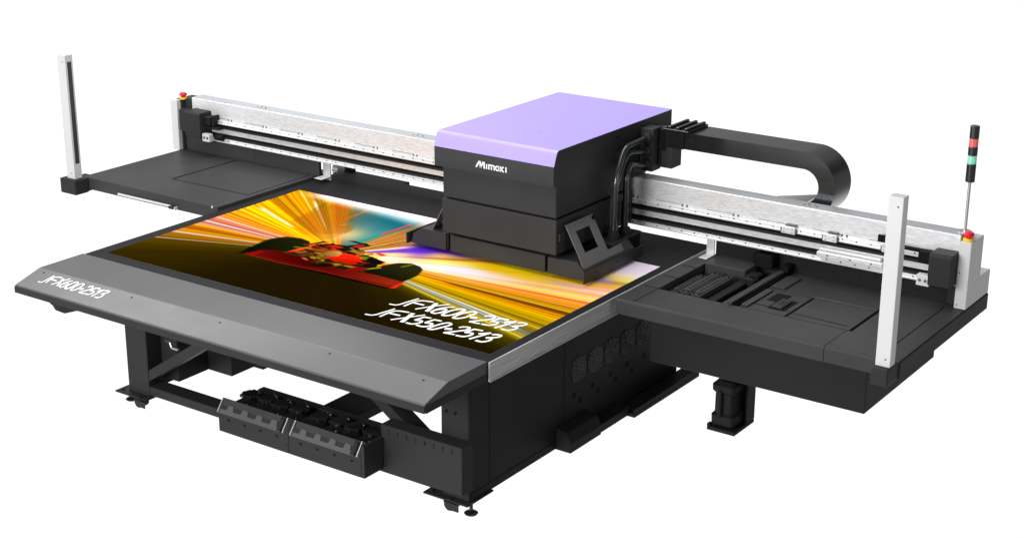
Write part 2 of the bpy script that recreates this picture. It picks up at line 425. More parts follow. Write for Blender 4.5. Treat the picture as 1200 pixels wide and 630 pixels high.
# ================================================================== LIGHT CURTAIN POSTS
for sx, (x0, x1, bx0, bx1) in (('l', (-1.277, -1.207, -1.315, -1.246)), ('r', (3.968, 4.035, 3.955, 4.036))):
    mb = MB()
    if sx == 'l':
        mb.box(-1.325, -1.185, .80, .905, -.07, .024, bev=.007, seg=2)
        mb.box(-1.3, -1.19, .86, .98, -.065, .0155, bev=.003)
    else:
        mb.box(3.957, 4.036, .80, .909, -.06, .0245, bev=.006, seg=2)
    br = mb.build('post_bracket', 'black', ROOT)
    mb = MB(); mb.box(x0, x1, .82, .878, .025, .787, bev=.002)
    for z in (.06, .745): mb.cyl((x0+.045, .8195, z), (x0+.045, .8202, z), .004, n=10, mi=1)
    po = mb.build('light_curtain_post', ['white', 'seam'], ROOT)
    mb = MB()
    if sx == 'l': mb.box(x1-.002, x1+.0012, .834, .864, .12, .745, bev=0)
    else: mb.box(x0-.0012, x0+.002, .834, .864, .12, .745, bev=0)
    mb.build('sensor_strip', 'slot', po)

# ================================================================== GANTRY BEAM
YF, YB = 1.762, 1.862
mb = MB()
mb.box(-1.145, 3.975, YF, YB, .118, .374, 0, bev=.003)
mb.box(-1.14, 3.97, YF+.004, YB-.003, .3745, .3765, 1, bev=0)
for z0, z1 in ((.206, .236), (.146, .172)): mb.box(-1.14, 3.97, YF-.002, YF+.002, z0, z1, 2, bev=0)
for x in np.arange(-1.0, 3.95, .30):                      # scribed brackets on the face
    mb.box(x+.02, x+.17, YF-.0012, YF+.001, .270, .2722, 3, bev=0)
    for dx in (.178, .205): mb.cyl((x+dx, YF-.0016, .2685), (x+dx, YF+.001, .2685), .0062, n=10, mi=3)
for x in np.arange(-1.0, 3.95, 1.25):
    for dx, dy in ((0, .02), (.03, .02), (.015, .045), (.05, .04), (.07, .02)):
        mb.cyl((x+.4+dx, YF+dy+.02, .3764), (x+.4+dx, YF+dy+.02, .3772), .0055, n=10, mi=2)
beam = mb.build('gantry_beam', ['alu', 'alutop', 'seam', 'grid'], ROOT)
for z0, z1, yo in ((.238, .262, .022), (.120, .144, .022)):
    mb = MB()
    mb.prism([(YF-.002, z0), (YF-yo, z0), (YF-yo, z0+.007), (YF-yo+.004, z0+.012), (YF-yo, z1-.006), (YF-yo+.003, z1), (YF-.002, z1)], -.98, 3.89, 'x')
    for x in np.arange(-.96, 3.88, .075):
        mb.cyl((x, YF-yo-.0006, (z0+z1)/2+.004), (x, YF-yo+.006, (z0+z1)/2+.004), .0038, n=8, mi=1)
    mb.build('guide_rail', ['rail', 'seam'], beam)
mb = MB()                                                 # dark belt under the upper rail, dark shelf under the lower
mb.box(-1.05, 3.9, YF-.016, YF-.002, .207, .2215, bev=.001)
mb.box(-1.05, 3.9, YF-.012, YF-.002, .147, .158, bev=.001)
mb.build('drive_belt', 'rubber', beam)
for x in (3.065, 3.29, 3.60):
    mb = MB(); mb.box(x, x+.075, YF-.034, YF-.0225, .232, .27, bev=.003)
    mb.box(x-.006, x-.0005, YF-.032, YF-.0225, .236, .262, 1, bev=.001); mb.box(x+.0755, x+.081, YF-.032, YF-.0225, .236, .262, 1, bev=.001)
    for dx in (.015, .06):
        for z in (.241, .261): mb.cyl((x+dx, YF-.0348, z), (x+dx, YF-.034, z), .003, n=8, mi=1)
    mb.box(x+.02, x+.072, YF-.02, YF-.002, .271, .279, 1, bev=.001)
    mb.build('slide_block', ['rail', 'grid'], beam)
mb = MB(); mb.box(3.27, 3.62, YF-.05, YF-.006, .150, .178, bev=.004); mb.box(3.275, 3.60, YF-.028, YF-.004, .179, .192, bev=.003)
for x in (3.33, 3.45, 3.56): mb.cyl((x, YF-.0508, .165), (x, YF-.05, .165), .005, n=8, mi=1)
mb.build('linear_motor_slider', ['alu', 'grid'], beam)
for x0, x1 in ((-.048, .012), (2.622, 2.668)):
    mb = MB()
    mb.box(x0, x1, 1.778, 1.786, .0015, .1178, bev=.001)
    mb.box(x0-.004, x1, 1.700, 1.7775, .0212, .0255, bev=.001)
    mb.build('beam_bracket', 'alu', beam)
mb = MB(); mb.cyl((.035, 1.80, .075), (.08, 1.80, .075), .034, n=28); mb.cyl((.027, 1.80, .075), (.0345, 1.80, .075), .02, n=20, mi=1)
mb.build('belt_pulley', ['steel', 'white'], beam)
mb = MB(); mb.box(-.13, .0, 1.99, 2.035, .001, .05, bev=.004); mb.build('cable_clamp_box', 'frame', ROOT)

# motor covers and end fittings
mb = MB()
mb.prism([(1.655, .148), (1.655, .30), (1.66, .306), (1.665, .31), (1.76, .31), (1.76, .148)], -1.112, -.972, 'x', bev=.004)
mb.box(-1.209, -1.145, 1.766, 1.86, .148, .36, 0, bev=.002); mb.box(-1.205, -1.131, 1.70, 1.765, .16, .30, 0, bev=.002)
mb.build('motor_cover', ['black', 'seam', 'alutop'], ROOT)
mb = MB(); mb.box(-.968, -.915, 1.69, 1.755, .232, .285, bev=.003); mb.box(-.912, -.895, 1.70, 1.755, .225, .295, bev=.002)
mb.box(-.96, -.86, 1.70, 1.755, .207, .222, bev=.002); mb.cyl((-.905, 1.73, .155), (-.845, 1.73, .155), .022)
mb.build('belt_tensioner', 'frame', ROOT)
mb = MB(); mb.box(-.968, -.905, 1.665, 1.70, .130, .180, bev=.002)
for x in (-.95, -.923): mb.cyl((x, 1.664, .155), (x, 1.666, .155), .008, n=12, mi=1)
mb.build('end_bracket', ['white', 'seam'], ROOT)
mb = MB()
mb.prism([(1.652, .137), (1.652, .285), (1.665, .297), (1.76, .297), (1.76, .137)], 3.868, 3.98, 'x', bev=.003)
mb.box(3.93, 3.98, 1.775, 1.81, .0205, .1365)
mb.build('motor_cover', ['black', 'seam'], ROOT)
mb = MB(); mb.box(3.80, 3.866, 1.69, 1.74, .225, .285, bev=.003); mb.box(3.62, 3.85, 1.72, 1.74, .268, .284, bev=.002)
mb.box(3.58, 3.68, 1.72, 1.735, .284, .318, bev=.002); mb.cyl((3.65, 1.718, .30), (3.65, 1.721, .30), .008)
mb.build('belt_tensioner', 'seam', ROOT)
mb = MB(); mb.box(3.815, 3.877, 1.652, 1.69, .128, .182, bev=.002)
for x in (3.832, 3.86): mb.cyl((x, 1.651, .155), (x, 1.653, .155), .008, n=12, mi=1)
mb.build('end_bracket', ['white', 'grid'], ROOT)

# white end posts with emergency buttons
def estop(x, y, z, parent):
    e = MB(); e.lathe((x, y, z), [(.025, 0), (.025, .009), (.023, .012)], n=28); eb = e.build('emergency_stop', 'yellow', parent)
    e = MB(); e.lathe((x, y, z+.0132), [(.015, 0), (.015, .007), (.024, .010), (.0255, .019), (.021, .027), (.007, .030)], n=28)
    e.build('stop_knob', 'red', eb)
mb = MB(); mb.box(-1.292, -1.232, 1.712, 1.745, .021, .352, bev=.002); mb.box(-1.285, -1.225, 1.7455, 1.90, .021, .350, bev=.002, mi=1)
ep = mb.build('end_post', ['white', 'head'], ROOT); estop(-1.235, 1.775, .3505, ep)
mb = MB()
mb.prism([(1.735, .021), (1.735, .353), (1.908, .353), (1.908, .142), (2.054, .142), (2.054, .021)], 3.981, 4.038, 'x', bev=.0022)
for z in (.04, .20): mb.cyl((3.994, 1.7345, z), (3.994, 1.7352, z), .0035, n=8, mi=1)
ep = mb.build('end_post', ['white', 'seam'], ROOT); estop(4.008, 1.775, .3535, ep)

# signal tower
px, py = 3.972, 1.82
mb = MB(); mb.cyl((px, py, .377), (px, py, .384), .032); mb.cyl((px, py, .384), (px, py, .63), .0075); st = mb.build('signal_tower', 'steel', ROOT)
for z0, z1, m in ((.625, .712, 'gloss'), (.753, .794, 'gloss'), (.834, .894, 'gloss')):
    mb = MB(); mb.lathe((px, py, 0), [(.0205, z0), (.0225, z0+.002), (.0225, z1-.002), (.021, z1)], n=28)
    mb.build('tower_housing', m, st)
for z0, z1, m, nme in ((.712, .753, 'greenlens', 'green_lamp'), (.794, .834, 'redlens', 'red_lamp')):
    mb = MB(); mb.lathe((px, py, 0), [(.020, z0), (.0218, z0+.002), (.0218, z1-.002), (.020, z1)], n=28)
    mb.build(nme, m, st)

# ================================================================== PRINT HEAD
mb = MB()
mb.box(1.472, 2.186, 1.0, 1.74, .136, .316, bev=.003)
mb.box(1.474, 2.180, 1.006, 1.74, .325, .497, bev=.004)
mb.box(1.48, 2.17, 1.03, 1.735, .3155, .3255, 1, bev=0)
mb.box(1.9, 2.184, 1.741, 1.88, .375, .4965, 0)
mb.box(1.50, 2.15, 1.06, 1.60, .02, .1355, 1, bev=0)
mb.box(2.186, 2.196, 1.02, 1.07, .205, .245, bev=.002)
seam_y = 1.44
mb.box(2.1862, 2.1868, 1.02, 1.6, .222, .2235, 1, bev=0)
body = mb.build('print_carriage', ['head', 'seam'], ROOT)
mb = MB()
def roundprof(r=.05):
    # (y,z) outline of hood: front face, sloped nose, top, back
    return [(.965, .497), (.965, .5985), (.9655, .600)]
hood = [(.965, .497), (.965, .600), (.994, .664), (1.000, .672), (1.008, .6745), (2.128, .6745), (2.128, .55), (1.90, .55), (1.90, .497)]
mb.prism(hood, 1.452, 2.19, 'x')
mb.cyl((2.19, 1.56, .632), (2.1925, 1.56, .632), .007, n=12, mi=1)
mb.box(2.1898, 2.1903, 1.52, 1.523, .52, .63, 1, bev=0)
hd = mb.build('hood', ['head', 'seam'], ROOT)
mb = MB()
c = []
for i in range(9):
    a = math.radians(155-(155-90)*i/8); c.append((1.012+.028*math.cos(a), .649+.028*math.sin(a)))
out = [(.9635, .6005)]+c+[(2.130, .677)]
inn = [(2.130, .6752), (1.008, .6752), (.993, .6642), (.9652, .6002)]
mb.prism(out+inn, 1.451, 2.1915, 'x'); mb.smooth = True
mb.build('hood_cover', 'purple', hd)

# maker's name on the hood front
mb = MB()
def put_l(u, v, h): return (1.722+u, .9648-h, .5285+v)
t_ = .0075
for stv in ([(.000, .001), (.026, .034), (.028, .004), (.050, .034), (.052, .001)],):
    ribbon(mb, [(-.004, .001), (.018, .035)], .0092, put_l); ribbon(mb, [(.022, .035), (.024, .001)], .0092, put_l)
    ribbon(mb, [(.024, .001), (.042, .035)], .0082, put_l); ribbon(mb, [(.046, .035), (.048, .000)], .0092, put_l)
ribbon(mb, [(.0625, .0), (.0625, .026)], .0070, put_l)
ribbon(mb, [(.0765, .0), (.0765, .0235), (.086, .0235), (.0925, .0215), (.0925, .0)], .0070, put_l)
ribbon(mb, [(.0925, .0235), (.102, .0235), (.1095, .021), (.1095, .0)], .0070, put_l)
ribbon(mb, arc(.128, .0135, .0095, .0105, 20, 340, 16), .0070, put_l); ribbon(mb, [(.1385, .0), (.1385, .027)], .0070, put_l)
ribbon(mb, [(.1505, .0), (.1505, .027)], .0070, put_l); ribbon(mb, [(.167, .027), (.153, .013), (.168, .0)], .0070, put_l)
ribbon(mb, [(.182, .0), (.182, .027)], .0076, put_l)
mb.build('logo_lettering', 'ink', hd)

# foot skirts around the carriage
mb = MB(); mb.prism([(1.236, .022), (1.252, .022), (1.47, .022), (1.47, .112), (1.31, .116), (1.252, .078)], 1.03, 1.50, 'y', bev=.0015)
mb.box(1.4705, 1.485, 1.036, 1.48, .026, .108, 1)
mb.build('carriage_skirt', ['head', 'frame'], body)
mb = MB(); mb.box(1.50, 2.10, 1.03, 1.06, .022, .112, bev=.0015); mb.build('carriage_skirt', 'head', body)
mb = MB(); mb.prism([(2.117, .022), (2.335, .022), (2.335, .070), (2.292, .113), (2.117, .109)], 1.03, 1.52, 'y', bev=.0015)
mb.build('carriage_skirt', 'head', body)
mb = MB(); mb.box(2.345, 2.352, 1.005, 1.585, .014, .074, bev=.001); mb.box(2.3355, 2.345, 1.032, 1.5, .026, .06, 1)
for y in (1.12, 1.33): mb.cyl((2.352, y, .05), (2.3528, y, .05), .006, n=12, mi=1)
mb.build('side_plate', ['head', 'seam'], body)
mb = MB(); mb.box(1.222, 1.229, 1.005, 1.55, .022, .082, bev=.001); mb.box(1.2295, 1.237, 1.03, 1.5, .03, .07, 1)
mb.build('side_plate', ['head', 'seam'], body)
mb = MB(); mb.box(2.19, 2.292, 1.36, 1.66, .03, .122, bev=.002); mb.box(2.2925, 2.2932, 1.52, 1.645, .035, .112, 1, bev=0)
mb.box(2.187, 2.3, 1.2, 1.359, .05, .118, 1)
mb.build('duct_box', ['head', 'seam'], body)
# tilted bracket plates with a square window
def tilt_plate(sgn, xt, xb):
    mb = MB()
    def Q(y, s): return (xt+(xb-xt)*s, y, .285+(.072-.285)*s)
    def piece(y0, y1, s0, s1):
        q = [Q(y0, s0), Q(y1, s0), Q(y1, s1), Q(y0, s1)]
        if sgn < 0: q = q[::-1]
        mb.solid(q, .004, 0)
    piece(1.05, 1.30, .0, .20); piece(1.05, 1.11, .20, .68); piece(1.24, 1.30, .20, .68); piece(1.05, 1.30, .68, .82); piece(1.045, 1.43, .82, 1.0)
    q = [Q(1.06, .11), Q(1.275, .11), Q(1.275, .135), Q(1.06, .135)]
    off = Vector((.0015*sgn, 0, .0012)); mb.solid([tuple(Vector(p)+off) for p in (q if sgn > 0 else q[::-1])], .001, 1)
    for y, s in ((1.07, .93), (1.2, .93), (1.2, .76), (1.07, .86)):
        p = Vector(Q(y, s)); mb.cyl(p, p+Vector((.0015*sgn, 0, .001)), .004, n=8, mi=1)
    p = Vector(Q(1.29, .09)); mb.cyl(p, p+Vector((.012*sgn, 0, .01)), .010, n=14, mi=1)
    mb.build('tilted_bracket', ['plate', 'seam'], body)
tilt_plate(1, 2.205, 2.325); tilt_plate(-1, 1.462, 1.345)

# hoses
mb = MB(); mb.box(2.1908, 2.268, 1.795, 1.885, .408, .640, bev=.002); mb.box(2.12, 2.335, 1.887, 1.99, .415, .618, bev=.002)
mb.box(2.2685, 2.2705, 1.84, 1.86, .44, .63, 1, bev=0)
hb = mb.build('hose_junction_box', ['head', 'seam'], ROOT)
for zz in (.592, .522, .447):
    mb = MB(); mb.lathe((2.235, 1.7945, zz), [(.032, 0), (.030, -.018), (.024, -.024), (.019, -.026)], n=24, axis='y'); mb.build('hose_socket', 'black', hb)
r_ = .0155
for pts in ([(2.235, 1.77, .592), (2.245, 1.545, .588), (2.252, 1.45, .44), (2.255, 1.44, .14)],
            [(2.235, 1.77, .522), (2.24, 1.575, .555), (2.238, 1.49, .42), (2.225, 1.465, .32), (2.225, 1.465, .14)],
            [(2.235, 1.77, .447), (2.25, 1.585, .490), (2.255, 1.55, .42), (2.255, 1.555, .14)]):
    mb = MB(); mb.tube(pts, r_); mb.build('hose', 'hose', hb)
mb = MB(); mb.cyl((2.25, 1.555, .30), (2.25, 1.555, .14), .0185); mb.build('hose_sleeve', 'gloss', hb)
for x, y in ((2.252, 1.442), (2.252, 1.555)):
    mb = MB(); mb.lathe((x, y, .1225), [(.030, 0), (.030, .035), (.026, .038)], n=24); mb.build('hose_cuff', 'black', hb)

# cable carrier chain: flattened U in the x-z plane
cx_, cz_, Ro, Ri = 3.085, .440, .180, .090
outp = [(2.30, cz_+Ro)]+[(cx_+Ro*math.cos(math.radians(a)), cz_+Ro*math.sin(math.radians(a))) for a in np.arange(90, -91, -5)]+[(2.86, cz_-Ro-.03)]
innp = [(2.86, cz_-Ri-.045)]+[(cx_+Ri*math.cos(math.radians(a)), cz_+Ri*math.sin(math.radians(a))) for a in np.arange(-90, 91, 5)]+[(2.30, cz_+Ri)]
mb = MB(); n = len(outp); mm = len(innp); vs = []
prof = outp+innp; k = len(prof)
inn_r = innp[::-1]
for y in (1.90, 2.10): vs += [(x, y, z) for x, z in prof]
fs = []
for yo in (0, k):
    for i in range(n-1): fs.append((yo+i, yo+i+1, yo+k-2-i, yo+k-1-i))
fs += [(i, (i+1) % k, k+(i+1) % k, k+i) for i in range(k)]
mb._new(vs, fs, 0); mb.smooth = True
mb.build('cable_carrier', 'chain', ROOT)
mb = MB(); mb.box(2.275, 2.43, 1.88, 2.105, .6205, .632, bev=.002)
for x in (2.30, 2.35, 2.40): mb.box(x, x+.018, 1.89, 2.10, .6322, .645, bev=.003)
mb.box(2.272, 2.30, 1.885, 1.8985, .51, .64, bev=.001); mb.box(2.274, 2.40, 1.886, 1.8985, .53, .62, bev=.001)
mb.build('carrier_end_clamp', 'gloss', ROOT)
mb = MB(); mb.box(2.0, 3.12, 1.872, 2.12, .205, .225, bev=.002); mb.build('carrier_tray', 'frame', ROOT)

# ================================================================== BASE FRAME
mb = MB()
mb.box(.21, .368, -.10, .0, -.70, -.094, bev=.003)          # left front leg
mb.box(2.298, 2.4535, -.10, .0, -.70, -.094, bev=.003)      # right front leg
mb.box(.368, 2.297, -.10, .0, -.69, -.64, bev=.003)         # lower front rail
mb.box(.21, .30, .0005, 1.75, -.70, -.60, bev=.003)         # left lower side rail
mb.box(.21, .30, .0005, 1.75, -.20, -.094, bev=.003)
mb.box(.21, .368, 1.66, 1.80, -.70, -.094, bev=.003)
mb.box(.3005, .488, .0008, .215, -.62, -.21, bev=.003); mb.box(.38, .66, .2155, .45, -.62, -.17, bev=.003)
mb.box(1.27, 1.5, .0005, 1.7, -.69, -.64, bev=.003)         # centre rail
mb.box(.368, 2.2, -.075, -.02, -.2, -.1605, bev=.003)
for x in (2.33, 2.38): mb.cyl((x, -.1008, -.28), (x, -.0995, -.28), .009, n=14, mi=1)
base_ = mb.build('base_frame', ['black', 'seam'], ROOT)
def brace(pts, y0=-.098, y1=.0):
    mb = MB(); mb.prism(pts, y0, y1, 'y', bev=.002); mb.build('diagonal_brace', 'black', base_)
brace([(.3685, -.612), (.3685, -.550), (.99, -.145), (.99, -.2065)])
brace([(2.297, -.612), (2.297, -.545), (1.70, -.145), (1.60, -.145)])
mb = MB(); mb.prism([(-.33, -.0925), (-.20, -.0925), (-.12, -.25), (-.24, -.25)], -.09, .04, 'x'); 
# side cladding
mb.bm.free()
mb = MB()
mb.box(2.454, 2.4585, -.1, .672, -.66, -.094, bev=.001); mb.box(2.454, 2.4585, .676, 1.80, -.66, -.094, bev=.001)
mb.box(2.454, 2.4605, -.085, 1.80, -.70, -.6605, bev=.001)
mb.box(2.40, 2.4535, .0005, 1.80, -.70, -.094, bev=0)
for y, z in ((.767,-.472),(.822,-.518),(.935,-.475),(.987,-.519),(1.106,-.474),(1.157,-.519),(1.27,-.473),(1.323,-.522),(1.442,-.478)):
    mb.cyl((2.4584, y, z), (2.4592, y, z), .0155, n=20, mi=1)
mb.box(2.45845, 2.459, .05, .055, -.65, -.13, 1, bev=0)
sp = mb.build('side_panel', ['frame', 'seam'], base_)
for k, y in enumerate((.802, .956, 1.110, 1.264, 1.418)):
    mb = MB(); z = -.343; R_ = .064
    mb.cyl((2.4586, y, z), (2.4592, y, z), R_*1.0, n=32, mi=1)
    for rr in (.3, .65, .97):
        n_ = 28; ring = [(2.4615, y+R_*rr*math.cos(2*math.pi*i/n_), z+R_*rr*math.sin(2*math.pi*i/n_)) for i in range(n_+1)]
        for i in range(n_): mb.cyl(ring[i], ring[i+1], .0013, n=5)
    for a in range(0, 360, 45):
        a = math.radians(a+20); mb.cyl((2.4615, y, z), (2.4615, y+R_*math.cos(a), z+R_*math.sin(a)), .0014, n=5)
    for a in (45, 135, 225, 315):
        a = math.radians(a); mb.cyl((2.459, y+R_*1.08*math.cos(a), z+R_*1.08*math.sin(a)), (2.463, y+R_*1.08*math.cos(a), z+R_*1.08*math.sin(a)), .004, n=8)
    mb.build('fan_grille', ['grid', 'disc'], sp)
# cable cover and tray on the right flank
mb = MB()
mb.prism([(2.461, -.70), (2.55, -.70), (2.55, -.65), (2.525, -.60), (2.461, -.585)], .60, .88, 'y', bev=.002)
mb.prism([(2.461, -.70), (2.54, -.70), (2.54, -.655), (2.461, -.648)], .882, 1.17, 'y', bev=.002)
mb.build('cable_cover', 'frame', base_)
mb = MB(); mb.box(2.461, 2.57, 1.172, 1.86, -.712, -.69, bev=.002); mb.box(2.562, 2.57, 1.172, 1.86, -.6895, -.665, bev=.001)
for i in range(34): mb.box(2.475, 2.556, 1.19+i*.0195, 1.197+i*.0195, -.6895, -.672, bev=0)
mb.build('cable_tray', 'frame', base_)
# interior things seen through the front
mb = MB(); mb.box(.3005, .36, .47, 1.5, -.60, -.205, 0, bev=.002)
mb.box(.40, .66, .451, .62, -.66, -.17, bev=.003)
mb.build('control_cabinet', 'frame', base_)
mb = MB(); mb.tube([(.40, .005, -.408), (.44, .0, -.405), (.455, -.005, -.432), (.50, .0, -.435)], .009)
mb.build('hose_fitting', 'steel', base_)
mb = MB(); mb.tube([(.36, .3, -.28), (.5, .25, -.25), (.62, .3, -.30), (.72, .35, -.24)], .014); mb.box(.42, .62, .3, .5, -.30, -.22, bev=.01)
mb.build('cable_bundle', 'rubber', base_)

# lower right cover panel
mb = MB(); mb.box(2.012, 2.478, -.185, -.102, -.63, -.395, bev=.002)
for i in range(8):
    x = 2.06+i*.052
    for dz in (0, -.014): mb.cyl((x, -.1858, -.418+dz), (x, -.1848, -.418+dz), .0045, n=8, mi=1)
mb.cyl((2.27, -.1858, -.425), (2.27, -.1848, -.425), .004, n=8, mi=1)
mb.build('cover_panel', ['black', 'seam'], base_)

# feet, base plates, castors
def foot(x, y):
    mb = MB(); mb.cyl((x, y, -.735), (x, y, -.695), .009, n=12); mb.lathe((x, y, -.754), [(.030, 0), (.033, .006), (.022, .014), (.010, .016)], n=24)
    mb.build('levelling_foot', 'gloss', base_)
def plate(x0, x1, y0, y1):
    mb = MB(); mb.box(x0, x1, y0, y1, -.709, -.7005, bev=.001)
    mb.cyl((x0+.03, y0+.03, -.70), (x0+.03, y0+.03, -.692), .008, n=8); mb.build('foot_plate', 'black', base_)
def castor(x, y):
    mb = MB(); mb.prism([(x-.03, -.7095), (x+.03, -.7095), (x+.018, -.728), (x-.018, -.728)], y-.03, y+.03, 'y')
    mb.box(x-.012, x+.06, y-.034, y-.0305, -.745, -.7095, bev=.004); mb.cyl((x, y-.024, -.725), (x, y+.024, -.725), .030, n=24, mi=1)
    mb.build('castor', ['black', 'rubber'], base_)
plate(2.215, 2.47, -.135, .07); plate(.145, .38, -.14, .08); plate(.145, .38, 1.66, 1.82); plate(2.25, 2.47, 1.66, 1.82)
foot(2.465, -.10); foot(.215, -.09); foot(.19, 1.72)
castor(2.365, -.11); castor(.325, -.12); castor(.3, 1.75); castor(2.38, 1.75)
# bracket below the apron at the left
mb = MB(); mb.prism([(-.18, -.0925), (.20, -.0925), (.13, -.205), (-.02, -.258), (-.09, -.254), (-.14, -.20)], -.295, -.20, 'y', bev=.002)
mb.prism([(-.15, -.0935), (.10, -.0935), (.0, -.21), (-.08, -.21)], -.33, -.2955, 'y', bev=.002)
mb.build('apron_bracket', 'frame', ROOT)

# ink unit
mb = MB()
XA, XM, XB = 1.105, 1.562, 2.028
mb.prism([(-.325, -.615), (-.325, -.495), (-.285, -.452), (-.28, -.50), (-.05, -.50), (-.05, -.492), (-.005, -.492), (-.005, -.615)], XA, XM-.001, 'x', bev=.0012)
mb.prism([(-.325, -.615), (-.325, -.495), (-.285, -.452), (-.28, -.50), (-.05, -.50), (-.05, -.492), (-.005, -.492), (-.005, -.615)], XM+.001, XB-.02, 'x', bev=.0012)
mb.box(XB-.0195, XB, -.325, -.19, -.615, -.455, bev=.002)
for i in range(8):
    x = XA+.06+i*.105+(.045 if i > 3 else 0)
    mb.box(x, x+.016, -.3262, -.3245, -.548, -.538, 1, bev=0)
mb.cyl((XM-.01, -.3258, -.57), (XM-.01, -.3245, -.57), .004, n=8, mi=1)
iu = mb.build('ink_unit', ['black', 'seam'], base_)
for x0, x1 in ((XA+.015, XM-.065), (XM+.03, XB-.075)):
    mb = MB(); n_ = 4; w_ = (x1-x0)/n_
    A, B = Vector((0, -.328, -.513)), Vector((0, -.287, -.458))       # sloped latch cover, toothed lower edge
    def P_(x, t, h=0):
        p = A.lerp(B, t); nn = Vector((0, -.78, .62))*h; return (x, p.y+nn.y, p.z+nn.z)
    mb.solid([P_(x0, .0, .006), P_(x1, .0, .006), P_(x1, 1.05, .006), P_(x0, 1.05, .006)], .006, 0, .001)
    mb.solid([P_(x0, -.06, .009), P_(x1, -.06, .009), P_(x1, .24, .009), P_(x0, .24, .009)], .004, 1)
    for i in range(n_):
        xa = x0+(i+.42)*w_
        mb.solid([P_(xa, .2, .0095), P_(xa+w_*.48, .2, .0095), P_(xa+w_*.42, .56, .0095), P_(xa+w_*.36, .62, .0095), P_(xa+w_*.10, .62, .0095), P_(xa+w_*.05, .56, .0095)], .004, 1)
    mb.solid([P_(x1-.002, -.05, .014), P_(x1+.026, -.05, .014), P_(x1+.026, .9, .014), P_(x1-.002, .9, .014)], .02, 2, .003)
    mb.build('latch_cover', ['panel', 'latch', 'gloss'], iu)
    for xx in (x0-.012, x1+.035):
        mb = MB(); mb.solid([P_(xx, -.05, .010), P_(xx+.005, -.05, .010), P_(xx+.005, 1.05, .010), P_(xx, 1.05, .010)], .024)
        mb.build('latch_rail', 'alutop', iu)
def bottle(x, y, tilt):
    mb = MB(); z = -.50
    mb.lathe((x, y, z), [(.040, 0), (.041, .018), (.036, .020), (.036, .024), (.045, .026), (.045, .040), (.040, .044), (.012, .045)], n=22)
    for k in range(8):
        a = k*math.pi/4+tilt; c_, s_ = math.cos(a), math.sin(a)
        mb.box(x+.044*c_-.008, x+.044*c_+.008, y+.044*s_-.008, y+.044*s_+.008, z+.026, z+.041, bev=.003)
    mb.box(x-.05, x-.02, y+.03, y+.075, z, z+.03, bev=.006)
    mb.box(x-.02, x+.045, y-.115, y-.06, z, z+.018, bev=.006)
    return mb.build('ink_bottle_cap', 'gloss', iu)
for i in range(8):
    x = XA+.065+i*.103+(.05 if i > 3 else 0)
    bottle(x, -.165+.012*(i % 2), .3*i)

